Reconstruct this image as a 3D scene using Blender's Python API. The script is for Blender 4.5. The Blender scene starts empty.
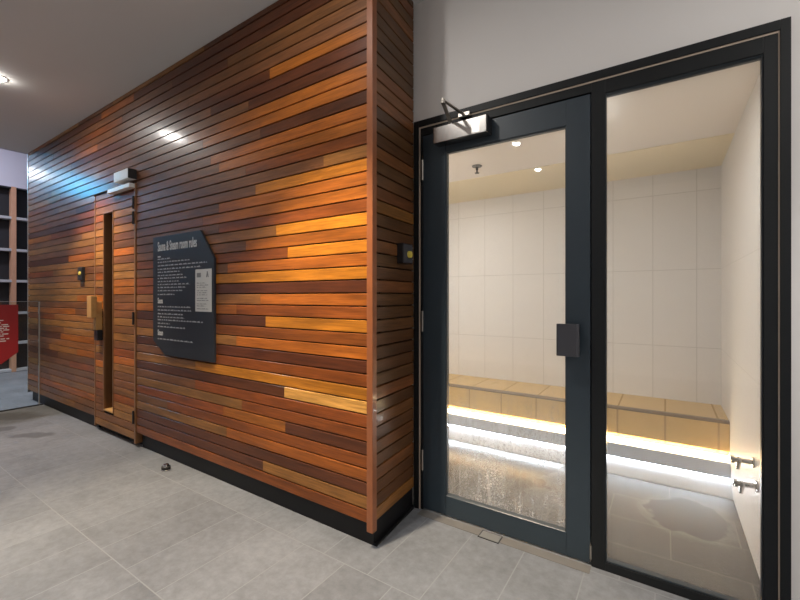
import bpy, bmesh, math, random
from mathutils import Vector, Matrix
random.seed(11)
scene = bpy.context.scene
col = scene.collection
ORG = {}

# ------------------------------------------------------------------ helpers
class MB:
    def __init__(self):
        self.bm = bmesh.new()
    def box(self, x0, x1, y0, y1, z0, z1, bev=0.0, seg=2):
        r = bmesh.ops.create_cube(self.bm, size=1.0)
        vs = r['verts']
        for v in vs:
            v.co = Vector(((x0 + x1) / 2 + v.co.x * (x1 - x0), (y0 + y1) / 2 + v.co.y * (y1 - y0), (z0 + z1) / 2 + v.co.z * (z1 - z0)))
        if bev > 0:
            es = list({e for v in vs for e in v.link_edges})
            bmesh.ops.bevel(self.bm, geom=es, offset=bev, segments=seg, affect='EDGES', profile=0.5)
        return self
    def prism(self, pts, axis, a, b, bev=0.0):
        """polygon extruded along an axis; pts are the two other coordinates in x,y,z order"""
        def mk(p, t):
            if axis == 'x': return (t, p[0], p[1])
            if axis == 'y': return (p[0], t, p[1])
            return (p[0], p[1], t)
        A = [self.bm.verts.new(mk(p, a)) for p in pts]
        B = [self.bm.verts.new(mk(p, b)) for p in pts]
        n = len(pts)
        fs = [self.bm.faces.new(A), self.bm.faces.new(B[::-1])]
        for i in range(n):
            fs.append(self.bm.faces.new((A[i], B[i], B[(i + 1) % n], A[(i + 1) % n])))
        bmesh.ops.recalc_face_normals(self.bm, faces=fs)
        if bev > 0:
            es = list({e for f in fs for e in f.edges})
            bmesh.ops.bevel(self.bm, geom=es, offset=bev, segments=2, affect='EDGES', profile=0.5)
        return self
    def cyl(self, p0, p1, r, r2=None, seg=24):
        p0, p1 = Vector(p0), Vector(p1)
        d = p1 - p0
        m = Matrix.Translation((p0 + p1) / 2) @ d.to_track_quat('Z', 'Y').to_matrix().to_4x4()
        bmesh.ops.create_cone(self.bm, cap_ends=True, segments=seg, radius1=r, radius2=r if r2 is None else r2, depth=d.length, matrix=m)
        return self
    def sphere(self, c, r, sz=1.0, seg=20):
        m = Matrix.Translation(c) @ Matrix.Diagonal((1, 1, sz, 1))
        bmesh.ops.create_uvsphere(self.bm, u_segments=seg, v_segments=seg // 2, radius=r, matrix=m)
        return self
    def bar(self, p0, p1, w, h, bev=0.0):
        """flat bar from p0 to p1, width w (horizontal), height h (vertical)"""
        p0, p1 = Vector(p0), Vector(p1)
        d = (p1 - p0); L = d.length; d.normalize()
        s = d.cross(Vector((0, 0, 1))).normalized(); u = s.cross(d)
        vs = []
        for t in (p0, p1):
            for a, b in ((-1, -1), (1, -1), (1, 1), (-1, 1)):
                vs.append(self.bm.verts.new(t + s * (a * w / 2) + u * (b * h / 2)))
        fs = [self.bm.faces.new(vs[0:4]), self.bm.faces.new(vs[4:8][::-1])]
        for i in range(4):
            j = (i + 1) % 4
            fs.append(self.bm.faces.new((vs[i], vs[4 + i], vs[4 + j], vs[j])))
        bmesh.ops.recalc_face_normals(self.bm, faces=fs)
        return self
    def lathe(self, c, prof, seg=32):
        rings = []
        for r, z in prof:
            if r < 1e-6:
                rings.append([self.bm.verts.new((c[0], c[1], c[2] + z))])
            else:
                rings.append([self.bm.verts.new((c[0] + r * math.cos(2 * math.pi * i / seg), c[1] + r * math.sin(2 * math.pi * i / seg), c[2] + z)) for i in range(seg)])
        fs = []
        for A, B in zip(rings, rings[1:]):
            for i in range(seg):
                j = (i + 1) % seg
                q = [A[i % len(A)], A[j % len(A)], B[j % len(B)], B[i % len(B)]]
                u = []
                for v in q:
                    if v not in u: u.append(v)
                if len(u) > 2: fs.append(self.bm.faces.new(u))
        bmesh.ops.recalc_face_normals(self.bm, faces=fs)
        return self

def obj(name, mb, mat, parent=None, loc=(0, 0, 0), smooth=False):
    """mb verts are in world coordinates; the object gets its origin at loc (or at its parent's)"""
    bm = mb.bm if isinstance(mb, MB) else mb
    base = ORG[parent.name] if parent else Vector(loc)
    for v in bm.verts: v.co -= base
    me = bpy.data.meshes.new(name)
    bm.to_mesh(me); bm.free()
    if mat: me.materials.append(mat)
    if smooth:
        for p in me.polygons: p.use_smooth = True
        try: me.set_sharp_from_angle(angle=math.radians(35))
        except Exception: pass
    o = bpy.data.objects.new(name, me); col.objects.link(o)
    if parent: o.parent = parent
    else: o.location = base
    ORG[o.name] = Vector(base)
    return o

def empty(name, loc):
    o = bpy.data.objects.new(name, None); col.objects.link(o)
    o.location = loc; o.empty_display_size = 0.1
    ORG[o.name] = Vector(loc)
    return o

def tag(o, label, cat, group=None, kind=None):
    o['label'] = label; o['category'] = cat
    if group: o['group'] = group
    if kind: o['kind'] = kind
    return o

def struct(name, mb, mat, label, cat, loc=(0, 0, 0), smooth=False):
    return tag(obj(name, mb, mat, None, loc, smooth), label, cat, kind='structure')

# ------------------------------------------------------------------ materials
def new_mat(name):
    m = bpy.data.materials.new(name); m.use_nodes = True
    nt = m.node_tree; nt.nodes.clear()
    out = nt.nodes.new('ShaderNodeOutputMaterial')
    b = nt.nodes.new('ShaderNodeBsdfPrincipled')
    nt.links.new(b.outputs[0], out.inputs[0])
    return m, nt, b, out

def N(nt, t, **kw):
    n = nt.nodes.new(t)
    for k, v in kw.items(): setattr(n, k, v)
    return n

def math_node(nt, op, a, b=None, clamp=False):
    n = N(nt, 'ShaderNodeMath', operation=op); n.use_clamp = clamp
    for i, v in enumerate((a, b)):
        if v is None: continue
        if isinstance(v, (int, float)): n.inputs[i].default_value = v
        else: nt.links.new(v, n.inputs[i])
    return n.outputs[0]

def mixcol(nt, fac, a, b, blend='MIX'):
    n = N(nt, 'ShaderNodeMix', data_type='RGBA', blend_type=blend)
    for i, v in ((0, fac), (6, a), (7, b)):
        if isinstance(v, (int, float)): n.inputs[i].default_value = v
        elif isinstance(v, tuple): n.inputs[i].default_value = (*v, 1)
        else: nt.links.new(v, n.inputs[i])
    return n.outputs[2]

def noise(nt, vec, scale, detail=4, rough=0.55):
    n = N(nt, 'ShaderNodeTexNoise')
    n.inputs['Scale'].default_value = scale; n.inputs['Detail'].default_value = detail; n.inputs['Roughness'].default_value = rough
    if vec: nt.links.new(vec, n.inputs['Vector'])
    return n.outputs[0]

def mapping(nt, vec, scale=(1, 1, 1), loc=(0, 0, 0)):
    n = N(nt, 'ShaderNodeMapping')
    n.inputs['Scale'].default_value = scale; n.inputs['Location'].default_value = loc
    nt.links.new(vec, n.inputs[0])
    return n.outputs[0]

def maprange(nt, v, a, b, c=0.0, d=1.0):
    n = N(nt, 'ShaderNodeMapRange'); n.clamp = True
    nt.links.new(v, n.inputs[0])
    for i, x in enumerate((a, b, c, d)): n.inputs[i + 1].default_value = x
    return n.outputs[0]

def bump(nt, h, strength, dist, b):
    n = N(nt, 'ShaderNodeBump'); n.inputs['Strength'].default_value = strength; n.inputs['Distance'].default_value = dist
    nt.links.new(h, n.inputs['Height']); nt.links.new(n.outputs[0], b.inputs['Normal'])

def plain(name, c, rough=0.5, metal=0.0, var=0.06, nscale=12.0, spec=0.5, bmp=0.0, coat=0.0):
    m, nt, b, _ = new_mat(name)
    pos = N(nt, 'ShaderNodeNewGeometry').outputs['Position']
    f = noise(nt, pos, nscale, 3)
    hi = tuple(min(1, x * (1 + var)) for x in c); lo = tuple(x * (1 - var) for x in c)
    nt.links.new(mixcol(nt, f, lo, hi), b.inputs['Base Color'])
    b.inputs['Roughness'].default_value = rough; b.inputs['Metallic'].default_value = metal
    b.inputs['Specular IOR Level'].default_value = spec
    b.inputs['Coat Weight'].default_value = coat
    if bmp: bump(nt, noise(nt, pos, nscale * 8, 3), bmp, 0.002, b)
    return m

def emit(name, c, s):
    m, nt, b, out = new_mat(name)
    b.inputs['Base Color'].default_value = (*c, 1)
    b.inputs['Emission Color'].default_value = (*c, 1); b.inputs['Emission Strength'].default_value = s
    return m

def timber_mat(name, rough=0.3, coat=0.35, tint=1.0):
    m, nt, b, _ = new_mat(name)
    at = N(nt, 'ShaderNodeAttribute', attribute_name='board')
    pos = N(nt, 'ShaderNodeNewGeometry').outputs['Position']
    off = N(nt, 'ShaderNodeVectorMath', operation='MULTIPLY'); nt.links.new(at.outputs['Color'], off.inputs[0]); off.inputs[1].default_value = (57, 91, 23)
    add = N(nt, 'ShaderNodeVectorMath', operation='ADD'); nt.links.new(pos, add.inputs[0]); nt.links.new(off.outputs[0], add.inputs[1])
    g = noise(nt, mapping(nt, add.outputs[0], (5, 5, 130)), 1.0, 6, 0.6)
    g2 = noise(nt, mapping(nt, add.outputs[0], (2.2, 2.2, 14)), 1.0, 4, 0.6)
    fine = maprange(nt, g, 0.3, 0.7, 0.66, 1.22)
    broad = maprange(nt, g2, 0.3, 0.7, 0.62, 1.28)
    k = math_node(nt, 'MULTIPLY', math_node(nt, 'MULTIPLY', fine, broad), tint)
    sc = N(nt, 'ShaderNodeVectorMath', operation='SCALE'); nt.links.new(at.outputs['Color'], sc.inputs[0]); nt.links.new(k, sc.inputs['Scale'])
    nt.links.new(sc.outputs[0], b.inputs['Base Color'])
    b.inputs['Roughness'].default_value = rough
    b.inputs['Specular IOR Level'].default_value = 0.25; b.inputs['Coat Weight'].default_value = coat; b.inputs['Coat Roughness'].default_value = 0.17
    bump(nt, g, 0.12, 0.002, b)
    return m

def tile_mat(name, axes, size, off, c, grout, var=0.08, rough=0.3, stagger=0.0, mortar=0.003, cloud=3.0, spec=0.5, rough_var=0.1, bmp=0.3):
    """tiles in world space; axes picks the two coordinates, size = (width, row height)"""
    m, nt, b, _ = new_mat(name)
    pos = N(nt, 'ShaderNodeNewGeometry').outputs['Position']
    sep = N(nt, 'ShaderNodeSeparateXYZ'); nt.links.new(pos, sep.inputs[0])
    cmb = N(nt, 'ShaderNodeCombineXYZ')
    for i, a in enumerate(axes):
        nt.links.new(math_node(nt, 'SUBTRACT', sep.outputs[a], off[i]), cmb.inputs[i])
    br = N(nt, 'ShaderNodeTexBrick', offset=stagger, offset_frequency=2)
    nt.links.new(cmb.outputs[0], br.inputs['Vector'])
    br.inputs['Scale'].default_value = 1.0
    br.inputs['Brick Width'].default_value = size[0]; br.inputs['Row Height'].default_value = size[1]
    br.inputs['Mortar Size'].default_value = mortar; br.inputs['Mortar Smooth'].default_value = 0.1
    k = min(0.04, var * 0.2)
    br.inputs['Color1'].default_value = (0.5 - k,) * 3 + (1,); br.inputs['Color2'].default_value = (0.5 + k,) * 3 + (1,)
    n1 = noise(nt, pos, cloud, 7, 0.65); n2 = noise(nt, pos, cloud * 9, 5, 0.7)
    f = math_node(nt, 'ADD', maprange(nt, n1, 0.25, 0.75, 1 - var, 1 + var), maprange(nt, n2, 0.3, 0.7, -var * .7, var * .7))
    t = math_node(nt, 'MULTIPLY', f, math_node(nt, 'MULTIPLY', br.outputs['Color'], 2.0))
    sc = N(nt, 'ShaderNodeVectorMath', operation='SCALE'); sc.inputs[0].default_value = c; nt.links.new(t, sc.inputs['Scale'])
    colr = mixcol(nt, br.outputs['Fac'], sc.outputs[0], grout)
    nt.links.new(colr, b.inputs['Base Color'])
    r = maprange(nt, n1, 0.3, 0.7, rough - rough_var, rough + rough_var)
    if rough_var > 0: nt.links.new(math_node(nt, 'MAXIMUM', r, math_node(nt, 'MULTIPLY', br.outputs['Fac'], 0.7)), b.inputs['Roughness'])
    else: b.inputs['Roughness'].default_value = rough
    b.inputs['Specular IOR Level'].default_value = spec
    h = math_node(nt, 'SUBTRACT', math_node(nt, 'MULTIPLY', n2, 0.15), br.outputs['Fac'])
    bump(nt, h, bmp, 0.002, b)
    return m, nt, b, pos, colr

def glass_mat(name, wet=0.0, streak=0.0, tint=(0.97, 0.98, 0.98), refl=1.0, film=0.0):
    """clear pane; wet adds condensation droplets and runs low down"""
    m = bpy.data.materials.new(name); m.use_nodes = True
    nt = m.node_tree; nt.nodes.clear()
    out = N(nt, 'ShaderNodeOutputMaterial')
    tr = N(nt, 'ShaderNodeBsdfTransparent'); tr.inputs[0].default_value = (*tint, 1)
    gl = N(nt, 'ShaderNodeBsdfGlossy'); gl.inputs['Roughness'].default_value = 0.02
    fr = N(nt, 'ShaderNodeFresnel'); fr.inputs[0].default_value = 1.45
    mx = N(nt, 'ShaderNodeMixShader')
    nt.links.new(math_node(nt, 'MULTIPLY', fr.outputs[0], refl), mx.inputs[0])
    nt.links.new(tr.outputs[0], mx.inputs[1]); nt.links.new(gl.outputs[0], mx.inputs[2])
    last = mx.outputs[0]
    if wet > 0:
        pos = N(nt, 'ShaderNodeNewGeometry').outputs['Position']
        sep = N(nt, 'ShaderNodeSeparateXYZ'); nt.links.new(pos, sep.inputs[0])
        low = maprange(nt, sep.outputs[2], 0.95, 0.25, 0.0, 1.0)
        runs = maprange(nt, noise(nt, mapping(nt, pos, (45, 45, 2.2)), 1.0, 4, 0.6), 0.53, 0.72)
        drops = maprange(nt, noise(nt, pos, 130, 2, 0.5), 0.56, 0.70)
        cloud = maprange(nt, noise(nt, pos, 3.5, 5, 0.6), 0.35, 0.7)
        f = math_node(nt, 'ADD', math_node(nt, 'MULTIPLY', runs, streak), math_node(nt, 'MULTIPLY', math_node(nt, 'MULTIPLY', drops, cloud), 0.7))
        f = math_node(nt, 'ADD', f, math_node(nt, 'MULTIPLY', cloud, 0.22))
        f = math_node(nt, 'ADD', math_node(nt, 'MULTIPLY', math_node(nt, 'MULTIPLY', f, low), wet), film, clamp=True)
        df = N(nt, 'ShaderNodeBsdfDiffuse'); df.inputs[0].default_value = (0.8, 0.8, 0.8, 1)
        tl = N(nt, 'ShaderNodeBsdfTranslucent'); tl.inputs[0].default_value = (0.85, 0.85, 0.85, 1)
        a = N(nt, 'ShaderNodeMixShader'); a.inputs[0].default_value = 0.6
        nt.links.new(df.outputs[0], a.inputs[1]); nt.links.new(tl.outputs[0], a.inputs[2])
        b = N(nt, 'ShaderNodeMixShader'); nt.links.new(f, b.inputs[0])
        nt.links.new(last, b.inputs[1]); nt.links.new(a.outputs[0], b.inputs[2])
        last = b.outputs[0]
    nt.links.new(last, out.inputs[0])
    return m

M = {}
M['cladding'] = timber_mat('merbau_cladding', 0.44, 0.28)
M['door_timber'] = timber_mat('door_timber', 0.45, 0.1, 1.35)
M['pale_timber'] = plain('pale_timber', (0.50, 0.27, 0.09), 0.45, var=0.2, nscale=20)
M['red_timber'] = plain('red_timber', (0.26, 0.085, 0.03), 0.38, var=0.2, nscale=20, coat=0.2)
M['jamb_timber'] = plain('jamb_timber', (0.24, 0.11, 0.045), 0.42, var=0.2, nscale=20)
M['black_kick'] = plain('black_kickboard', (0.006, 0.006, 0.007), 0.5, spec=0.3)
M['groove'] = plain('groove_dark', (0.006, 0.004, 0.003), 0.9)
M['plaster'] = plain('white_plaster', (0.78, 0.755, 0.74), 0.85, var=0.02, nscale=3, bmp=0.05)
M['lilac_plaster'] = plain('far_plaster', (0.62, 0.60, 0.66), 0.85, var=0.02, nscale=3)
M['lobby_ceiling'] = plain('grey_ceiling_paint', (0.74, 0.73, 0.715), 0.8, var=0.02, nscale=2)
M['frame'] = plain('slate_frame', (0.009, 0.0105, 0.012), 0.5, var=0.05, nscale=6, spec=0.3)
M['leaf'] = plain('slate_blue_leaf', (0.026, 0.040, 0.054), 0.42, var=0.06, nscale=6)
M['bead'] = plain('sealant_line', (0.50, 0.40, 0.32), 0.6)  # pale tone stands for light caught in the frame's reveal gap
M['glass_bead'] = plain('glazing_bead', (0.035, 0.045, 0.055), 0.35)
M['chrome'] = plain('polished_steel', (0.55, 0.53, 0.51), 0.2, metal=1.0, var=0.02)
M['brushed'] = plain('brushed_steel', (0.60, 0.58, 0.55), 0.35, metal=1.0, var=0.04)
M['dull_steel'] = plain('dull_steel', (0.45, 0.42, 0.38), 0.4, metal=1.0, var=0.04)
M['black_plastic'] = plain('black_plastic', (0.012, 0.012, 0.014), 0.4)
M['grey_plastic'] = plain('grey_plastic', (0.05, 0.05, 0.06), 0.4)
M['green_button'] = plain('yellow_button', (0.62, 0.50, 0.08), 0.4)
M['sign'] = plain('charcoal_panel', (0.016, 0.018, 0.023), 0.5, var=0.05)
M['ink_white'] = plain('white_lettering', (0.62, 0.62, 0.62), 0.6)
M['ink_print'] = plain('pale_grey_print', (0.42, 0.42, 0.43), 0.6)
M['plate_grey'] = plain('floor_plate_grey', (0.2, 0.195, 0.185), 0.45, metal=0.2)
M['silver'] = plain('silver_paint', (0.80, 0.79, 0.77), 0.35, metal=0.1)
M['slot_brown'] = plain('slot_lining_brown', (0.13, 0.052, 0.014), 0.5, var=0.2, nscale=20)
M['paper'] = plain('white_paper', (0.62, 0.61, 0.58), 0.75, var=0.03)
M['ink_grey'] = plain('grey_ink', (0.22, 0.22, 0.22), 0.8)
M['red_panel'] = plain('red_panel', (0.26, 0.008, 0.012), 0.5)
M['shelf_dark'] = plain('shelf_back', (0.010, 0.011, 0.014), 0.6)
M['shelf_edge'] = plain('shelf_board', (0.42, 0.42, 0.43), 0.5)
M['tan_post'] = plain('tan_post', (0.52, 0.28, 0.17), 0.55, var=0.12)
M['rubber'] = plain('black_rubber', (0.01, 0.01, 0.01), 0.6)
M['lens'] = emit('downlight_lens', (1.0, 0.96, 0.90), 260)
M['steam_lens'] = emit('steam_downlight_lens', (1.0, 0.93, 0.8), 25)
M['led'] = emit('led_strip', (1.0, 0.76, 0.44), 26)
M['led_cool'] = emit('cool_led_strip', (0.86, 0.93, 1.0), 75)
M['blue_screen'] = emit('blue_backlit_panel', (0.0, 0.46, 0.85), 26)
M['white_screen'] = emit('white_backlit_panel', (0.95, 0.95, 1.0), 30)
M['white_ring'] = plain('white_ring', (0.6, 0.6, 0.6), 0.4)
m, nt, b, pos, colr = tile_mat('grey_floor_tile', (0, 1), (0.2815, 0.607), (-1.447, 1.484 - 0.607 * 5), (0.166, 0.173, 0.188), (0.215, 0.222, 0.234), 0.24, 0.48, 0.5, 0.003, 2.5, 0.45, 0.0)
# damp dark patches on the lobby floor near the glass screen
rot = N(nt, 'ShaderNodeVectorRotate', rotation_type='Z_AXIS'); rot.inputs['Angle'].default_value = -0.585
nt.links.new(pos, rot.inputs['Vector'])
sp = N(nt, 'ShaderNodeSeparateXYZ'); nt.links.new(rot.outputs[0], sp.inputs[0])
STAINS = ((-4.213, 4.388, .36, .16), (-3.447, 3.785, .22, .09), (-3.91, 3.957, .10, .09))
wob = maprange(nt, noise(nt, pos, 7, 4), .25, .75, -.6, .6)
msk = None
for cx, cy, rx, ry in STAINS:
    ax = math_node(nt, 'DIVIDE', math_node(nt, 'SUBTRACT', sp.outputs[0], cx), rx); ay = math_node(nt, 'DIVIDE', math_node(nt, 'SUBTRACT', sp.outputs[1], cy), ry)
    dd = math_node(nt, 'ADD', math_node(nt, 'ADD', math_node(nt, 'MULTIPLY', ax, ax), math_node(nt, 'MULTIPLY', ay, ay)), wob)
    q = maprange(nt, dd, 1.1, 0.5)
    msk = q if msk is None else math_node(nt, 'MAXIMUM', msk, q)
nt.links.new(mixcol(nt, math_node(nt, 'MULTIPLY', msk, .6), colr, (.055, .055, .055)), b.inputs['Base Color'])
M['lobby_tile'] = m
M['steam_wall_x'] = tile_mat('steam_wall_tile', (0, 2), (0.298, 0.628), (0.206 - 0.298 * 20, 0.895 - 0.628 * 3), (0.80, 0.772, 0.75), (0.62, 0.595, 0.57), 0.02, 0.42, 0, 0.0025, 2, 0.4, 0.0, 0.01)[0]
M['steam_wall_y'] = tile_mat('steam_side_tile', (1, 2), (0.298, 0.628), (4.0 - 0.298 * 20, 0.895 - 0.628 * 3), (0.80, 0.772, 0.75), (0.70, 0.675, 0.65), 0.02, 0.42, 0, 0.0025, 2, 0.4, 0.0, 0.01)[0]
M['bench_tile'] = tile_mat('beige_bench_tile', (0, 0), (0.305, 50.0), (0.30 - 0.305 * 20, -25), (0.68, 0.46, 0.19), (0.46, 0.30, 0.12), 0.06, 0.35, 0, 0.006, 3, 0.4, 0.08, 0.2)[0]
M['kick_grey'] = plain('grey_kick_tile', (0.66, 0.70, 0.78), 0.3, var=0.04)
M['plinth_tile'] = plain('white_plinth_tile', (0.80, 0.82, 0.86), 0.25, var=0.03)
M['steam_ceiling'] = plain('steam_ceiling_paint', (0.88, 0.82, 0.77), 0.6, var=0.02, nscale=2)
M['cream'] = plain('cream_ceiling_panel', (0.88, 0.77, 0.55), 0.6, var=0.03, nscale=2)  # warm light near the back wall is put into this ceiling colour
M['door_glass'] = glass_mat('wet_door_glass', 1.0, 0.22, film=0.045)
M['side_glass'] = glass_mat('side_glass', 0.2, 0.15, film=0.045)
M['clear_glass'] = glass_mat('clear_glass', tint=(0.93, 0.96, 0.95))
M['slit_glass'] = glass_mat('bronze_glass', tint=(0.75, 0.66, 0.55))

# wet steam floor: a dark wet patch with a pale rim on grey tile
m, nt, b, pos, colr = tile_mat('steam_floor_tile', (0, 1), (0.61, 0.303), (0.02, 2.70 - 0.303 * 6), (0.095, 0.083, 0.070), (0.18, 0.16, 0.135), 0.12, 0.46, 0.5, 0.0035, 2.5, 0.2, 0.0, 0.12)
sp = N(nt, 'ShaderNodeSeparateXYZ'); nt.links.new(pos, sp.inputs[0])
dx = math_node(nt, 'DIVIDE', math_node(nt, 'SUBTRACT', sp.outputs[0], 0.11), 0.19)
dy = math_node(nt, 'DIVIDE', math_node(nt, 'SUBTRACT', sp.outputs[1], 2.93), 0.24)
d = math_node(nt, 'SQRT', math_node(nt, 'ADD', math_node(nt, 'MULTIPLY', dx, dx), math_node(nt, 'MULTIPLY', dy, dy)))
d = math_node(nt, 'ADD', d, maprange(nt, noise(nt, pos, 6, 4), 0.2, 0.8, -0.35, 0.35))
inside = maprange(nt, d, 1.0, 0.92)
rim = math_node(nt, 'MULTIPLY', maprange(nt, d, 1.35, 1.0), maprange(nt, d, 0.92, 1.0))
c1 = mixcol(nt, math_node(nt, 'MULTIPLY', inside, 0.8), colr, (0.042, 0.037, 0.032))
c2 = mixcol(nt, math_node(nt, 'MULTIPLY', rim, 0.4), c1, (0.24, 0.228, 0.21))
nt.links.new(c2, b.inputs['Base Color'])
wet = maprange(nt, math_node(nt, 'ADD', sp.outputs[0], maprange(nt, noise(nt, pos, 5, 4), .2, .8, -.25, .25)), -.62, -.75)
nt.links.new(math_node(nt, 'SUBTRACT', 0.46, math_node(nt, 'MULTIPLY', wet, .24), True), b.inputs['Roughness'])
M['steam_floor'] = m

# ------------------------------------------------------------------ timber cladding
PAL = {'D': (0.098, 0.028, 0.009), 'R': (0.21, 0.054, 0.009), 'O': (0.33, 0.096, 0.012), 'G': (0.45, 0.16, 0.014),
       'P': (0.56, 0.28, 0.065), 'M': (0.175, 0.066, 0.022), 'B': (0.105, 0.046, 0.017), 'T': (0.26, 0.108, 0.027)}
PITCH, Z0 = 0.0703, 0.126
GAP = 0.0066
ZC = 3.12
def jit(c, s=0.12):
    k = 1 + random.uniform(-s, s)
    return tuple(x * k * (1 + random.uniform(-0.05, 0.05)) for x in c)

class Boards:
    def __init__(self):
        self.bm = bmesh.new()
        self.lay = self.bm.loops.layers.float_color.new('board')
    def board(self, frm, to, z0, z1, face, c, axis='x', depth=0.016, out=-1):
        """front face at 'face' facing out (-1 = -Y for axis x, +1 = +X for axis y)"""
        ch = 0.0022
        pr = [(depth, z0), (ch, z0), (0, z0 + ch), (0, z1 - ch), (ch, z1), (depth, z1)]
        def P(t, p):
            q = face - out * p[0] - (0.083 * (t - 1.673) if axis == 'y' else 0)
            return (t, q, p[1]) if axis == 'x' else (q, t, p[1])
        A = [self.bm.verts.new(P(frm, p)) for p in pr]; B = [self.bm.verts.new(P(to, p)) for p in pr]
        fs = [self.bm.faces.new(A), self.bm.faces.new(B[::-1])]
        for i in range(6):
            j = (i + 1) % 6
            fs.append(self.bm.faces.new((A[i], B[i], B[j], A[j])))
        bmesh.ops.recalc_face_normals(self.bm, faces=fs)
        for f in fs:
            for l in f.loops: l[self.lay] = (*c, 1)

# rows counted from the floor; a row lists colour, joint, colour ... from left to right between the sauna door and the corner
ROWS = {
    0: 'R', 1: ('D', -2.125, 'T'), 2: 'D', 3: ('T', -2.51, 'O'), 4: ('M', -3.3, 'R'), 5: ('R', -2.55, 'O', -1.915, 'D'), 6: ('T', -2.34, 'R'),
    7: ('M', -2.9, 'R'), 8: ('D', -1.925, 'P'), 9: ('T', -2.9, 'G'), 10: ('M', -2.9, 'R'), 11: ('D', -2.7, 'D'), 12: ('T', -2.4, 'O'), 13: ('M', -2.6, 'R'), 14: ('D', -2.1, 'G'),
    15: ('O', -2.4, 'R'), 16: ('T', -2.15, 'O'), 17: ('R', -2.7, 'D'), 18: ('R', -2.65, 'G'), 19: ('M', -2.5, 'O'), 20: ('R', -1.895, 'G'),
    21: ('M', -2.3, 'O'), 22: ('M', -2.9, 'T', -2.0, 'G'), 23: ('M', -2.6, 'R'), 24: ('M', -2.8, 'O'), 25: ('M', -2.6, 'O'), 26: ('M', -2.2, 'G'), 27: ('M', -1.6, 'T'),
    28: ('M', -2.3, 'R'), 29: ('M', -2.6, 'O'), 30: ('M', -2.7, 'O'), 31: ('M', -2.15, 'D'), 32: ('M', -2.8, 'O'), 33: ('M', -3.0, 'O'),
    34: ('M', -2.27, 'D'), 35: ('M', -2.7, 'D'), 36: ('D', -2.06, 'O'), 37: 'M', 38: 'M', 39: ('D', -2.5, 'M'), 40: 'D', 41: 'D', 42: 'D'}
XL, XR = -6.715, -1.288           # cladding ends
DX0, DX1, DZ = -4.700, -3.818, 2.292   # sauna door opening
YW = 1.64
rnd_pool = 'DRMMMOTMTMOTMRTM'
def row_segments(k, a, b):
    segs = []; x = a
    while x < b - 1e-4:
        L = random.uniform(0.7, 2.3); e = min(b, x + L)
        if b - e < 0.3: e = b
        segs.append((x, e, jit(PAL[random.choice(rnd_pool)]))); x = e
    return segs
wb = Boards()
left_rows = {}
for k in range(43):
    z0, z1 = Z0 + k * PITCH + GAP / 2, min(Z0 + (k + 1) * PITCH - GAP / 2, ZC - 0.002)
    spec = ROWS.get(k, 'M')
    if isinstance(spec, str): spec = (spec,)
    xs = [DX1] + [v for v in spec if not isinstance(v, str)] + [XR]
    cs = [v for v in spec if isinstance(v, str)]
    right = [(xs[i], xs[i + 1], jit(PAL[c], 0.1)) for i, c in enumerate(cs)]
    if z0 < DZ:
        left = row_segments(k, XL, DX0)
    else:
        left = row_segments(k, XL, DX1 - random.uniform(0, 0.9)); last = left[-1]
        right[0] = (last[1], right[0][1], right[0][2])
    # long first segments are split the way stock boards run
    for x0, x1, c in left + right:
        if x1 - x0 > 2.6:
            xm = random.uniform(x0 + 0.8, x1 - 1.3)
            wb.board(x0 + .0006, xm - .0006, z0, z1, YW, jit(PAL[random.choice(rnd_pool)])); x0 = xm
        if z0 < DZ < z1 and x1 > DX0 and x0 < DX1: z0b = DZ
        else: z0b = z0
        wb.board(x0 + .0006, x1 - .0006, z0b, z1, YW, c)
wall_left = tag(obj('wall_left', wb.bm, M['cladding'], None), 'long red-brown timber board wall running left from the corner', 'wall', kind='structure')
bk = MB()
bk.box(XL, DX0, YW + .014, YW + .10, 0.128, ZC).box(DX1, XR, YW + .014, YW + .10, 0.128, ZC).box(DX0, DX1, YW + .014, YW + .10, DZ + .004, ZC)
obj('backing', bk, M['groove'], wall_left)
obj('corner_post', MB().box(-1.2885, -1.2505, 1.634, 1.672, 0.088, ZC, 0.002), M['red_timber'], wall_left)
obj('edge_trim', MB().box(-6.735, -6.715, 1.636, 1.74, 0.10, ZC, 0.001), M['brushed'], wall_left)

rb = Boards()
for k in range(43):
    z0, z1 = Z0 + k * PITCH + GAP / 2, min(Z0 + (k + 1) * PITCH - GAP / 2, ZC - 0.002)
    rb.board(1.673, 2.112, z0, z1, -1.262, jit(PAL[random.choice('BBMBTBMBB')], 0.2), 'y', 0.016, 1)  # browner tones put this wall's dimmer light into the boards
def slant(mb, y0=1.673):
    for v in mb.bm.verts: v.co.x -= 0.083 * (v.co.y - y0)
    return mb
wall_corner = tag(obj('wall_corner', rb.bm, M['cladding']), 'narrow timber board wall turning the corner to the glass door', 'wall', kind='structure')
obj('backing', slant(MB().box(-1.34, -1.276, 1.74, 2.118, 0.128, ZC)), M['groove'], wall_corner)
struct('baseboard_left', MB().box(XL + .03, DX0, 1.676, 1.735, 0, 0.127).box(DX1 + .03, -1.275, 1.676, 1.735, 0, 0.127).box(DX0, DX1 + .03, 1.70, 1.735, 0, 0.03),
       M['black_kick'], 'black recessed kickboard under the long timber wall', 'baseboard')
struct('baseboard_corner', slant(MB().box(-1.34, -1.274, 1.7355, 2.118, 0, 0.127).box(-1.273, -1.255, 1.676, 2.118, 0, 0.012)), M['black_kick'],
       'black recessed kickboard under the short timber wall beside the glass door', 'baseboard')

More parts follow.
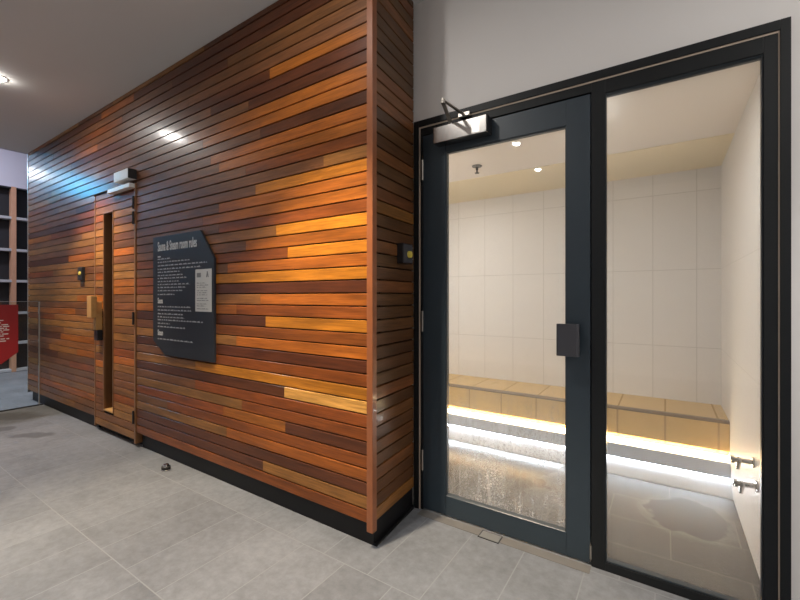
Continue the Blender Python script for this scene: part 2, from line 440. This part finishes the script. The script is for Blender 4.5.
# ------------------------------------------------------------------ room shell
struct('floor', MB().box(-9.6, 3.2, -3.4, 2.165, -0.10, 0.0).box(-9.6, -6.74, 2.165, 5.0, -0.10, 0.0), M['lobby_tile'], 'grey stone tile floor of the lobby with pale joints', 'floor')
struct('ceiling', MB().box(-6.74, 3.2, -3.4, 2.25, ZC, ZC + .12), M['lobby_ceiling'], 'flat grey ceiling over the lobby', 'ceiling')
struct('ceiling.001', MB().box(-9.6, -6.74, -3.4, 5.0, 4.4, 4.5).box(-6.80, -6.74, -3.4, 5.0, ZC, 4.4), M['lilac_plaster'], 'higher ceiling beyond the end of the timber wall', 'ceiling')
struct('wall_far', MB().box(-9.72, -9.6, -3.4, 5.0, -.1, 4.5), M['lilac_plaster'], 'pale lilac end wall above the dark shelves at far left', 'wall')
struct('wall_far_side', MB().box(-9.6, -6.8, 5.0, 5.1, -.1, 4.5), M['lilac_plaster'], 'pale wall closing the space beyond the timber wall', 'wall')
struct('wall_rear', MB().box(-9.72, 3.3, -3.52, -3.4, -.1, 4.5), M['plaster'], 'plain wall on the opposite side of the lobby', 'wall')
struct('wall_side', MB().box(3.2, 3.3, -3.4, 2.14, -.1, ZC), M['plaster'], 'plain wall closing the lobby at right', 'wall')
OX0, OX1, OZ = -1.30, 0.402, 2.38
struct('wall_right', MB().box(OX1, 3.2, 2.14, 2.24, 0, ZC).box(-1.34, OX1, 2.14, 2.24, OZ, ZC).box(-1.34, OX0, 2.14, 2.24, 0, OZ), M['plaster'],
       'plain off-white plaster wall around and above the glass door frame', 'wall')

# portal frame around door and side pane
fr = MB()
YF0, YF1 = 2.122, 2.24
fr.box(OX0, -1.2655, YF0 - .004, YF1, 0, OZ, .0015).box(0.3705, OX1, YF0 - .004, YF1, 0, OZ, .0015).box(-1.2655, 0.3705, YF0 - .004, YF1, 2.341, OZ, .0015)
fr.box(-1.258, -1.243, YF0 + .006, YF1, 0, 2.333, .001).box(-1.243, -0.300, YF0 + .006, YF1, 2.290, 2.333, .001)
trim1 = struct('trim_1', fr, M['frame'], 'dark slate metal frame around the glass door and side pane', 'door frame')
obj('bead', MB().box(-1.2655, -1.258, YF0 + .002, YF1 - .02, 0, 2.341).box(0.366, 0.3705, YF0 + .002, YF1 - .02, 0, 2.341).box(-1.258, 0.366, YF0 + .002, YF1 - .02, 2.333, 2.341), M['bead'], trim1)  # pale strips painted where the gap catches light
sf = MB()
sf.box(-0.300, -0.241, YF0 + .004, 2.182, 0, 2.333, .0015).box(0.323, 0.366, YF0 + .004, 2.182, 0, 2.333, .0015).box(-0.241, 0.323, YF0 + .004, 2.182, 2.267, 2.333, .0015).box(-0.241, 0.323, YF0 + .004, 2.182, 0, 0.040, .0015)
obj('mullion', sf, M['frame'], trim1)
obj('stop', MB().box(-1.258, -1.225, 2.182, 2.20, 0, 2.31).box(-0.322, -0.285, 2.1825, 2.20, 0, 2.31).box(-1.225, -0.322, 2.182, 2.20, 2.268, 2.31), M['frame'], trim1)  # strips added behind the leaf gaps to block leaking light

# side pane
w1 = tag(empty('window_1', (0.035, 2.165, 0.04)), 'tall fixed glass pane right of the glass door', 'window', kind='structure')
bd = MB()
for a in ((-0.2408, -0.236, 0.0402, 2.2668), (0.318, 0.3228, 0.0402, 2.2668)):
    bd.box(a[0], a[1], 2.133, 2.163, a[2], a[3], .002)
bd.prism([(2.131, 2.2668), (2.163, 2.2668), (2.163, 2.258), (2.143, 2.258), (2.131, 2.263)], 'x', -0.2408, 0.3228)
bd.box(-0.236, 0.318, 2.133, 2.163, 0.0402, 0.048, .002)
obj('glazing_bead', bd, M['glass_bead'], w1)
obj('pane', MB().box(-0.2402, 0.3222, 2.1645, 2.1735, 0.041, 2.266), M['side_glass'], w1)

# ------------------------------------------------------------------ glass door leaf
LX0, LX1, LZ0, LZ1 = -1.240, -0.305, 0.010, 2.284
GX0, GX1, GZ0, GZ1 = -1.082, -0.421, 0.130, 2.150
d1 = tag(empty('door_1', (-1.24, 2.15, 0)), 'slate blue framed glass door to the steam room', 'door', kind='structure')
YL0, YL1 = 2.131, 2.178
obj('stile', MB().box(LX0, GX0 - .006, YL0, YL1, LZ0, LZ1, .0015), M['leaf'], d1)
obj('stile', MB().box(GX1 + .006, LX1, YL0, YL1, LZ0, LZ1, .0015), M['leaf'], d1)
obj('top_rail', MB().box(GX0 - .0055, GX1 + .0055, YL0 + .0005, YL1, GZ1 + .006, LZ1, .0015), M['leaf'], d1)
obj('bottom_rail', MB().box(GX0 - .0055, GX1 + .0055, YL0 + .0005, YL1, LZ0, GZ0 - .006, .0015), M['leaf'], d1)
gb = MB()
gb.box(GX0 - .006, GX0, YL0 + .006, 2.150, GZ0 - .006, GZ1 + .006).box(GX1, GX1 + .006, YL0 + .006, 2.150, GZ0 - .006, GZ1 + .006).box(GX0, GX1, YL0 + .006, 2.150, GZ1, GZ1 + .006)
gb.prism([(YL0 + .001, GZ0 - .006), (2.150, GZ0 - .006), (2.150, GZ0 + .006), (YL0 + .004, GZ0 - .003)], 'x', GX0, GX1)
obj('glazing_bead', gb, M['glass_bead'], d1)
obj('pane', MB().box(GX0 - .004, GX1 + .004, 2.151, 2.161, GZ0 - .004, GZ1 + .004), M['door_glass'], d1)
for zc in (2.075, 1.152, 0.305):
    h = obj('hinge', MB().cyl((-1.2415, 2.1245, zc - .062), (-1.2415, 2.1245, zc + .062), .0062, seg=16), M['dull_steel'], d1, smooth=True)
    obj('hinge_tip', MB().sphere((-1.2415, 2.1245, zc - .064), .0066, seg=12).sphere((-1.2415, 2.1245, zc + .064), .0066, seg=12), M['rubber'], h, smooth=True)
hd = obj('handle', MB().prism([(x + .007, y) for x, y in ((-.452, 2.050), (-.444, 2.044), (-.362, 2.050), (-.350, 2.062), (-.352, 2.075), (-.450, 2.068))], 'z', 1.015, 1.170, .002), M['grey_plastic'], d1)
obj('handle_mount', MB().box(-.400, -.352, 2.068, 2.1312, 1.025, 1.160, .002), M['black_plastic'], hd)
cl = obj('door_closer', MB().box(-1.130, -0.806, 2.058, 2.1305, 2.192, 2.285, .003), M['chrome'], d1)
obj('end_cap', MB().box(-0.8065, -0.800, 2.059, 2.1305, 2.193, 2.284, .002), M['black_plastic'], cl)
obj('closer_cover', MB().box(-0.893, -0.845, 2.0568, 2.0582, 2.200, 2.278), M['brushed'], cl)
am = obj('closer_arm', MB().bar((-1.035, 2.092, 2.303), (-0.982, 1.895, 2.330), .020, .007).cyl((-1.035, 2.092, 2.285), (-1.035, 2.092, 2.312), .012).cyl((-.982, 1.895, 2.322), (-.982, 1.895, 2.348), .011), M['dull_steel'], cl, smooth=True)
obj('closer_link', MB().bar((-0.982, 1.895, 2.341), (-0.962, 2.112, 2.341), .016, .007).box(-.995, -.925, 2.104, 2.1175, 2.328, 2.352, .002), M['dull_steel'], am)
obj('latch_plate', MB().box(-0.3062, -0.3042, 2.1295, 2.14, 0.02, 0.11).cyl((-0.303, 2.127, 0.035), (-0.303, 2.127, 0.10), .005), M['dull_steel'], d1)

struct('trim_2', MB().box(-1.243, -0.30, 2.062, 2.124, 0, .0015), plain('threshold_strip', (.14, .13, .12), .6, var=.15), 'narrow stone threshold strip along the foot of the glass door', 'threshold')
# floor fittings outside the glass door
fp = tag(empty('floor_plate', (-0.79, 2.085, 0)), 'small rectangular steel floor plate at the foot of the glass door', 'floor plate')
obj('rim', MB().box(-.852, -.735, 2.050, 2.054, 0, .003).box(-.852, -.735, 2.117, 2.121, 0, .003).box(-.852, -.847, 2.050, 2.121, 0, .003).box(-.740, -.735, 2.050, 2.121, 0, .003), M['black_plastic'], fp)
obj('plate', MB().box(-.846, -.741, 2.0545, 2.1165, 0.0016, .003), M['plate_grey'], fp)
st = tag(empty('door_stop', (-3.133, 1.547, 0)), 'small black and chrome dome door stop on the floor in front of the timber wall', 'door stop')
obj('base', MB().lathe((-3.133, 1.547, 0), [(0, 0), (.030, 0), (.030, .006), (.024, .012), (.024, .030), (.018, .044), (0, .048)]), M['chrome'], st, smooth=True)
obj('buffer', MB().lathe((-3.133, 1.547, 0.010), [(.025, 0), (.031, .003), (.031, .018), (.025, .021)]), M['rubber'], st, smooth=True)

# ------------------------------------------------------------------ sauna door
d2 = tag(empty('door_2', (-3.81, 1.66, 0.04)), 'timber boarded sauna door with a tall narrow glass slot', 'door', kind='structure')
SX0, SX1, SZ0, SZ1 = -4.476, -4.281, 0.232, 2.095
lb = Boards()
for k in range(-1, 31):
    z0, z1 = max(0.045, Z0 + k * PITCH + GAP / 2), min(Z0 + (k + 1) * PITCH - GAP / 2, 2.286)
    if z1 - z0 < .01: continue
    pool = 'MMTMTRMTMO'
    def piece(a, b, q0, q1): lb.board(a, b, q0, q1, YW + .001, jit(PAL[random.choice(pool)], 0.15), 'x', 0.014)
    if z1 <= SZ0 or z0 >= SZ1: piece(-4.672, -3.853, z0, z1)
    else:
        zz0, zz1 = z0, z1
        c = random.choice(pool)
        lb.board(-4.672, SX0 - .012, zz0, zz1, YW + .001, jit(PAL[c], .12), 'x', .014)
        lb.board(SX1 + .012, -3.853, zz0, zz1, YW + .001, jit(PAL[random.choice(pool)], .12), 'x', .014)
obj('board_panel', lb.bm, M['door_timber'], d2)
obj('core', MB().box(-4.685, SX0 - .012, 1.652, 1.700, .045, 2.286).box(SX1 + .012, -3.845, 1.652, 1.700, .045, 2.286).box(SX0 - .012, SX1 + .012, 1.652, 1.700, .045, SZ0 - .012).box(SX0 - .012, SX1 + .012, 1.652, 1.700, SZ1 + .012, 2.286), M['groove'], d2)
obj('edge_strip', MB().box(-4.694, -4.674, 1.638, 1.70, .04, 2.288, .001), M['jamb_timber'], d2)
obj('hinge_post', MB().box(-3.848, -3.822, 1.632, 1.70, .03, 2.288, .001), M['jamb_timber'], d2)
sl = MB()
sl.box(SX0 - .012, SX0, 1.650, 1.735, SZ0 - .012, SZ1 + .012).box(SX1, SX1 + .012, 1.650, 1.735, SZ0 - .012, SZ1 + .012).box(SX0, SX1, 1.650, 1.735, SZ1, SZ1 + .012)
obj('slot_lining', sl, M['slot_brown'], d2)
sb = MB().box(SX0 - .012, SX0, 1.636, 1.6495, SZ0 - .012, SZ1 + .012).box(SX1, SX1 + .012, 1.636, 1.6495, SZ0 - .012, SZ1 + .012).box(SX0, SX1, 1.636, 1.6495, SZ1, SZ1 + .012)
obj('slot_trim', sb, M['jamb_timber'], d2)
obj('slot_sill', MB().box(SX0, SX1, 1.636, 1.735, SZ0 - .012, SZ0), M['pale_timber'], d2)
obj('pane', MB().box(SX0, SX1, 1.716, 1.722, SZ0, SZ1), M['slit_glass'], d2)
for zz in (2.12, 1.985, 1.115, 0.258):
    obj('hinge', MB().box(-3.868, -3.846, 1.626, 1.641, zz - .05, zz + .05, .002).cyl((-3.846, 1.625, zz - .055), (-3.846, 1.625, zz + .055), .008, seg=12), M['black_plastic'], d2)
hd2 = obj('handle', MB().box(-4.575, -4.520, 1.588, 1.640, 0.985, 1.255, .003), M['pale_timber'], d2)
obj('grip', MB().box(-4.585, -4.488, 1.540, 1.588, 1.105, 1.310, .004), M['pale_timber'], hd2)
obj('latch', MB().box(-4.580, -4.505, 1.595, 1.641, 0.885, 0.985, .003), M['black_plastic'], hd2)
dc = obj('door_closer', MB().box(-4.090, -3.820, 1.572, 1.640, 2.315, 2.400, .003), M['silver'], d2)
obj('slide_rail', MB().box(-4.270, -3.835, 1.590, 1.640, 2.245, 2.282, .002), M['silver'], dc)
obj('end_cap', MB().box(-3.8205, -3.814, 1.573, 1.640, 2.316, 2.399, .001), M['black_plastic'], dc)

# sauna interior seen through the slot
sm = plain('sauna_lining', (0.30, 0.13, 0.045), 0.6, var=0.25, nscale=9)
struct('wall_sauna', MB().box(-6.60, -2.60, 3.50, 3.56, 0, 2.5).box(-6.66, -6.60, 1.745, 3.56, 0, 2.5).box(-2.60, -2.54, 1.745, 3.56, 0, 2.5), sm, 'brown timber lining inside the sauna behind the slot window', 'wall')
struct('floor.001', MB().box(-6.66, -2.54, 1.745, 3.56, -.1, 0), sm, 'dark floor inside the sauna', 'floor')
struct('ceiling.002', MB().box(-6.66, -2.54, 1.745, 3.56, 2.5, 2.56), sm, 'timber ceiling inside the sauna', 'ceiling')

# ------------------------------------------------------------------ rules sign and wall fittings
sg = tag(empty('rules_sign', (-3.095, 1.64, 0.84)), 'charcoal sign with clipped corners listing the rules on the timber wall', 'sign')
SY = 1.622
kx = lambda v: v * SY / 1.64
kz = lambda v: 1.3 + (v - 1.3) * SY / 1.64
panel = obj('panel', MB().prism([(kx(a), kz(b)) for a, b in ((-3.53, .945), (-3.336, .837), (-2.66, .837), (-2.66, 1.575), (-2.836, 1.789), (-3.53, 1.789))], 'y', SY, 1.6395, .0015), M['sign'], sg)
def lettering(text, x, z, size, sx, name, mat, parent, y, space=1.0, bold=0.0):
    cu = bpy.data.curves.new(name, 'FONT'); cu.body = text; cu.size = size; cu.extrude = 0.0006; cu.offset = bold; cu.space_character = space
    t = bpy.data.objects.new('tmp', cu); col.objects.link(t)
    bpy.context.view_layer.update()
    me = bpy.data.meshes.new_from_object(t.evaluated_get(bpy.context.evaluated_depsgraph_get()))
    bpy.data.objects.remove(t)
    bm = bmesh.new(); bm.from_mesh(me); bpy.data.meshes.remove(me)
    for v in bm.verts: v.co = Vector((x + v.co.x * sx, y - v.co.z, z + v.co.y))
    return obj(name, bm, mat, parent)
LXm = -3.412
lettering('Sauna & Steam room rules', LXm, 1.668, 0.105, 0.475, 'title', M['ink_white'], sg, SY - .0008, 1.05, 0.0015)
lettering('Sauna', LXm, 1.250, 0.062, 0.52, 'heading', M['ink_white'], sg, SY - .0008, 1.05, 0.001)
lettering('Steam', LXm, 0.995, 0.062, 0.52, 'heading', M['ink_white'], sg, SY - .0008, 1.05, 0.001)
obj('dash', MB().box(LXm, LXm + .045, SY - .0012, SY, 1.617, 1.627), M['ink_white'], sg)
def word_bars(mb, x, x1, z, h, y):
    """a line of small print too fine to read: word-long rows of short strokes"""
    mb.box(x, x1, y - .0006, y, z - h / 2, z - h / 2 + .0012)
    while x < x1 - .008:
        w = min(random.uniform(.018, .055), x1 - x)
        n = max(1, int(w / .0085)); q = x
        for i in range(n):
            a = random.choice((0, 0, h * .35)); 
            mb.box(q, q + .0062, y - .001, y, z - h / 2, z + h / 2 + a)
            q += .0085
        x += w + .010
PARA = [((1.602, -3.24), (1.577, -2.97), (1.549, -2.74), (1.521, -2.82), (1.497, -3.11), (1.471, -3.07), (1.448, -3.02), (1.423, -3.12), (1.399, -2.97), (1.375, -3.03), (1.350, -3.07), (1.320, -3.19)),
        ((1.223, -2.96), (1.196, -2.95), (1.166, -3.07), (1.141, -3.04), (1.118, -2.80), (1.090, -3.26), (1.064, -3.04)), ((0.966, -2.93),)]
for para in PARA:
    for z, xe in para:
        tx = MB(); xe = kx(xe)
        if 1.195 < z < 1.50: xe = min(xe, -2.872)
        word_bars(tx, LXm, xe, z, .008, SY)
        obj('print_line', tx, M['ink_print'], sg)
pp = tag(empty('paper_notice', (-2.787, 1.62, 1.195)), 'white paper notice stuck on the right side of the charcoal rules sign', 'notice')
sheet = obj('sheet', MB().box(-2.862, -2.656, 1.6198, 1.6208, 1.195, 1.500), M['paper'], pp)
for i, z in enumerate((1.400, 1.385, 1.370, 1.345, 1.330, 1.315, 1.290, 1.275, 1.250, 1.235, 1.215)):
    ink = MB(); word_bars(ink, -2.842, -2.685 - random.uniform(0, .05), z, .004, 1.6198)
    obj('print_line', ink, M['ink_grey'], pp)
obj('print_block', MB().box(-2.842, -2.79, 1.6190, 1.6198, 1.442, 1.474), M['ink_grey'], pp)
obj('pictogram', MB().prism([(x + .028, z) for x, z in ((-2.752, 1.440), (-2.742, 1.440), (-2.736, 1.458), (-2.730, 1.440), (-2.720, 1.440), (-2.729, 1.472), (-2.729, 1.482), (-2.743, 1.482), (-2.743, 1.472))], 'y', 1.6190, 1.6198), M['ink_grey'], pp)

b1 = tag(empty('push_button', (-4.99, 1.64, 1.54)), 'black push button box on the timber wall left of the sauna door', 'button')
obj('housing', MB().box(-5.035, -4.925, 1.610, 1.640, 1.470, 1.605, .004), M['black_plastic'], b1)
obj('button', MB().cyl((-4.965, 1.611, 1.540), (-4.965, 1.600, 1.540), .020, .017), M['green_button'], b1, smooth=True)
b2 = tag(empty('push_button', (-1.24, 1.97, 1.55)), 'black push button box on the narrow timber wall beside the glass door', 'button')
obj('housing', MB().box(-1.295, -1.240, 1.905, 2.010, 1.492, 1.607, .004), M['black_plastic'], b2)
obj('face_plate', MB().box(-1.2405, -1.237, 1.911, 2.004, 1.498, 1.601, .001), M['grey_plastic'], b2)
obj('button', MB().cyl((-1.238, 1.965, 1.545), (-1.224, 1.965, 1.545), .021, .018), M['green_button'], b2, smooth=True)

# ------------------------------------------------------------------ steam room
YB, XRI, ZS = 4.0, 0.36, 2.33
struct('wall_back', MB().box(-2.5, XRI + .1, YB, YB + .1, 0, ZS), M['steam_wall_x'], 'pale tiled back wall of the steam room above the bench', 'wall')
struct('wall_right_inner', MB().box(XRI, XRI + .1, 2.241, YB, 0, ZS), M['steam_wall_y'], 'pale tiled right wall of the steam room behind the side pane', 'wall')
struct('wall_left_inner', MB().box(-2.5, -2.44, 2.241, YB, 0, ZS), M['steam_wall_y'], 'tiled left wall of the steam room', 'wall')
struct('wall_front_inner', MB().box(-2.44, -1.301, 2.241, 2.30, 0, ZS), M['steam_wall_x'], 'tiled front wall of the steam room beside the door', 'wall')
struct('floor.002', MB().box(-2.5, XRI + .1, 2.166, YB + .1, -.1, 0.0), M['steam_floor'], 'wet brown-grey tile floor inside the steam room', 'floor')
struct('ceiling.003', MB().box(-2.5, XRI + .1, 2.241, 3.26, ZS, ZS + .08), M['steam_ceiling'], 'warm white ceiling of the steam room', 'ceiling')
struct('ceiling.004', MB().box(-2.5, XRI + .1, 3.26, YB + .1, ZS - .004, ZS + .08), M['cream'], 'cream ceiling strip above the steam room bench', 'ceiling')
bn = tag(empty('bench', (-1.04, 3.75, 0)), 'long beige tiled bench along the back wall of the steam room', 'bench')
BX0, BX1 = -2.439, XRI - .001
obj('seat', MB().prism([(3.486, .255), (3.486, .445), (3.496, .455), (YB - .001, .455), (YB - .001, .255)], 'x', BX0, BX1), M['bench_tile'], bn)
obj('nosing', MB().prism([(3.4845, .440), (3.4845, .449), (3.495, .459), (3.530, .459), (3.530, .455), (3.498, .455), (3.4855, .443)], 'x', BX0, BX1), plain('nosing_strip', (0.20, 0.13, 0.07), 0.4), bn)
obj('recess_panel', MB().box(BX0, BX1, 3.555, 3.57, .191, .2545), M['bench_tile'], bn)
obj('plinth', MB().prism([(3.322, 0), (3.328, .008), (3.448, .074), (3.475, .074), (3.475, .188), (YB - .001, .188), (YB - .001, 0)], 'x', BX0, BX1), M['plinth_tile'], bn)
obj('kick_panel', MB().box(BX0, BX1, 3.446, 3.4745, .087, .190, .002), M['kick_grey'], bn)
obj('light_strip', MB().box(BX0, BX1, 3.482, 3.500, .1885, .222), M['led'], bn)['label'] = 'warm white light strip in the slot under the bench seat'
obj('light_strip', MB().box(BX0, BX1, 3.449, 3.466, .0755, .0865), M['led_cool'], bn)['label'] = 'cool white light strip under the kick panel'  # glowing strip added to whiten the sloped cove below
def tap(x, y, z, label):
    t = tag(empty('wall_tap', (x, y, z)), label, 'tap', 'taps on the steam room wall')
    obj('flange', MB().cyl((x, y, z), (x - .008, y, z), .026), M['chrome'], t, smooth=True)
    obj('body', MB().cyl((x - .008, y, z), (x - .075, y, z), .012).cyl((x - .055, y, z), (x - .062, y, z - .045), .010, .008).sphere((x - .055, y, z), .015), M['chrome'], t, smooth=True)
    h = obj('handle', MB().cyl((x - .075, y, z), (x - .092, y, z), .018).bar((x - .085, y - .038, z), (x - .085, y + .038, z), .010, .010).bar((x - .085, y, z - .038), (x - .085, y, z + .038), .010, .010), M['chrome'], t)
    return t
tap(XRI, 2.60, .488, 'upper chrome tap on the steam room right wall, nearer the bench')
tap(XRI, 2.50, .408, 'lower chrome tap on the steam room right wall, below the other tap')
spk = tag(empty('ceiling_sprinkler', (-1.239, 2.969, ZS)), 'small dark ceiling sprinkler seen through the glass door', 'sprinkler')
obj('rose', MB().lathe((-1.239, 2.969, ZS), [(0, 0), (.040, 0), (.038, -.006), (.012, -.010), (0, -.010)]), M['ink_grey'], spk, smooth=True)
obj('head', MB().lathe((-1.239, 2.969, ZS), [(.010, -.010), (.010, -.030), (.006, -.034), (.006, -.052), (.018, -.054), (.018, -.057), (0, -.058)], 16), M['black_plastic'], spk, smooth=True)

def downlight(x, y, z, r, lens, label, group=None):
    t = tag(empty('downlight', (x, y, z)), label, 'ceiling light', group)
    obj('ring', MB().lathe((x, y, z), [(r * .72, -.001), (r * .78, -.006), (r, -.004), (r, 0)]), M['white_ring'], t, smooth=True)
    obj('lens', MB().lathe((x, y, z), [(r * .7, -.002), (r * .62, -.010), (r * .4, -.018), (0, -.022)], 24), lens, t, smooth=True)
    return t
def lamp(name, kind, loc, power, c, target=None, **kw):
    l = bpy.data.lights.new(name, kind); l.energy = power; l.color = c
    for k, v in kw.items(): setattr(l, k, v)
    o = bpy.data.objects.new(name, l); col.objects.link(o); o.location = loc
    if target is not None:
        o.rotation_euler = (Vector(target) - Vector(loc)).to_track_quat('-Z', 'Y').to_euler()
    return o
downlight(-0.31, 2.36, ZS, .022, M['steam_lens'], 'small downlight in the steam room ceiling just inside the glass front')  # added to light the steam room, hidden behind the mullion
lamp('steam_downlight_beam', 'AREA', (-0.31, 2.36, ZS - .025), 7.5, (1.0, 0.96, 0.90), shape='DISK', size=.03)
lamp('steam_downlight_beam', 'AREA', (-2.0, 2.62, ZS - .025), 17, (1.0, 0.96, 0.90), shape='DISK', size=.03)  # added light for the left end, out of view behind the door stile
downlight(-2.0, 2.62, ZS, .030, M['steam_lens'], 'glowing downlight in the steam room ceiling, at its left end')
lamp('sauna_lamp', 'POINT', (-5.9, 3.2, 1.9), 14, (1.0, 0.62, 0.28), shadow_soft_size=.08)

# lobby downlights: one row along the walls, others over the open floor
WARM = (1.0, 0.83, 0.60)
WHITE = (1.0, 0.96, 0.91)
ROW = ((-4.62, 0.94, 300, 84, 'round white downlight in the grey ceiling at left, before the sauna door'),
       (-1.50, 0.85, 480, 76, 'round downlight in the ceiling in front of the timber wall corner'),
       (1.37, 0.95, 120, 100, 'round downlight in the ceiling in front of the plaster wall at right'))
for x, y, p, ang, lab in ROW:
    downlight(x, y, ZC, .060, M['lens'], lab)
    lamp('downlight_beam', 'SPOT', (x, y, ZC - .03), p, WARM if x < 0 else WHITE, (x, y + .1, 0), spot_size=math.radians(ang), spot_blend=.5, shadow_soft_size=.05)
    lamp('downlight_glow', 'AREA', (x, y, ZC - .025), 10 if x < 0 else 27, WHITE, shape='DISK', size=.08)
for x, y, lab in ((-1.48, -0.42, 'nearer the timber wall'), (-1.52, -1.55, 'farther from the walls'), (1.4, -1.55, 'at right')):
    downlight(x, y, ZC, .060, M['lens'], 'round downlight over the open lobby floor, ' + lab)
    lamp('open_floor_beam', 'SPOT', (x, y, ZC - .03), 150, WHITE, (x, y + .3, 0), spot_size=math.radians(92), spot_blend=.6, shadow_soft_size=.05)
lamp('far_hall_spot', 'SPOT', (-7.9, 0.9, 4.3), 500, (0.95, 0.97, 1.0), (-7.9, 1.2, 0), spot_size=math.radians(60), spot_blend=.6, shadow_soft_size=.1)
lamp('far_hall_beam', 'AREA', (-8.0, 0.5, 4.3), 110, (0.86, 0.86, 1.0), shape='DISK', size=.5)
bw = tag(empty('backlit_panel', (-9.6, .87, 3.4)), 'small glowing white backlit panel high on the far end wall', 'light panel')
obj('housing', MB().box(-9.598, -9.56, .73, 1.01, 3.42, 3.66, .004), M['black_plastic'], bw)
obj('screen', MB().box(-9.562, -9.556, .75, .99, 3.44, 3.64), M['white_screen'], bw)  # glowing face added to put a white highlight on the timber
bs = tag(empty('backlit_panel', (-9.6, 0.3, 3.25)), 'glowing blue backlit panel high on the far end wall', 'light panel')
obj('housing', MB().box(-9.598, -9.56, -.24, .40, 3.25, 3.68, .004), M['black_plastic'], bs)
obj('screen', MB().box(-9.562, -9.556, -.22, .38, 3.27, 3.66), M['blue_screen'], bs)

# ------------------------------------------------------------------ far left: shelves, glass screen, red sign
sh = tag(empty('shelving_unit', (-9.4, 2.1, 0)), 'tall dark shelving with pale shelf edges and tan posts at far left', 'shelving')
XS = -9.423
obj('back_panel', MB().box(-9.595, -9.575, -.4, 4.0, 0.04, 3.20), M['shelf_dark'], sh)
obj('top_panel', MB().box(-9.575, XS - .02, -.4, 4.0, 3.18, 3.205), M['shelf_dark'], sh)
for z in (0.03, 0.503, 1.023, 1.577, 2.115, 2.669):
    obj('shelf', MB().box(-9.575, XS - .002, -.4, 4.0, z - .022, z + .022, .002), M['shelf_edge'], sh)
for y in (-.38, 0.45, 1.28, 2.115, 2.95, 3.78):
    obj('post', MB().box(-9.56, XS, y - .032, y + .032, 0.0, 3.21, .003), M['tan_post'], sh)

gp = tag(empty('glass_screen', (-6.28, 0.3, 0)), 'low clear glass screen standing out from the left end of the timber wall', 'glass screen')
obj('pane', MB().box(-6.286, -6.274, -1.2, 1.625, .012, 1.245), M['clear_glass'], gp)
obj('wall_channel', MB().box(-6.286, -6.276, 1.626, 1.639, .012, 1.245), M['brushed'], gp)
obj('floor_channel', MB().box(-6.292, -6.268, -1.2, 1.670, 0, .012), M['black_plastic'], gp)
obj('edge_line', MB().box(-6.286, -6.274, -1.2, 1.625, 1.2455, 1.249), M['shelf_edge'], gp)
rs = tag(empty('red_sign', (-6.27, 1.2, .5)), 'dark red sign with white print on the low glass screen', 'sign')
obj('panel', MB().prism([(.75, 1.212), (1.442, 1.212), (1.442, .662), (1.30, .542), (.75, .542)], 'x', -6.2735, -6.264), M['red_panel'], rs)
for z, a, b in ((1.035, .95, 1.385), (1.008, .95, 1.36), (.985, .95, 1.42), (.965, .95, 1.43), (.945, .95, 1.41), (.925, .95, 1.43), (.905, .95, 1.38), (.88, .95, 1.43), (.858, .95, 1.40), (.825, .95, 1.43), (.80, .95, 1.42)):
    rt = MB(); b -= .065; y = a
    while y < b - .01:
        w = min(random.uniform(.03, .07), b - y)
        rt.box(-6.264, -6.2632, y, y + w, z - .005, z + .005); y += w + .012
    obj('print_line', rt, M['ink_white'], rs)

# ------------------------------------------------------------------ world, camera, view
w = bpy.data.worlds.new('World'); scene.world = w; w.use_nodes = True
w.node_tree.nodes['Background'].inputs[0].default_value = (0.5, 0.5, 0.52, 1); w.node_tree.nodes['Background'].inputs[1].default_value = 0.3
cam = bpy.data.cameras.new('camera'); co = bpy.data.objects.new('camera', cam); col.objects.link(co); scene.camera = co
cam.sensor_width = 36.0; cam.lens = 36.0 * 401.8 / 800.0; cam.shift_y = -3.0 / 800.0
cam.clip_start = .01
co.location = (0, 0, 1.3); co.rotation_euler = (math.radians(90), 0, math.radians(33.5))
vs = scene.view_settings
vs.view_transform = 'Standard'; vs.look = 'None'; vs.gamma = 1.0; vs.use_curve_mapping = False; vs.exposure = 0.0
scene.cycles.use_denoising = True
scene.cycles.max_bounces = 10; scene.cycles.transparent_max_bounces = 16
scene.cycles.caustics_reflective = True; scene.cycles.sample_clamp_indirect = 6.0
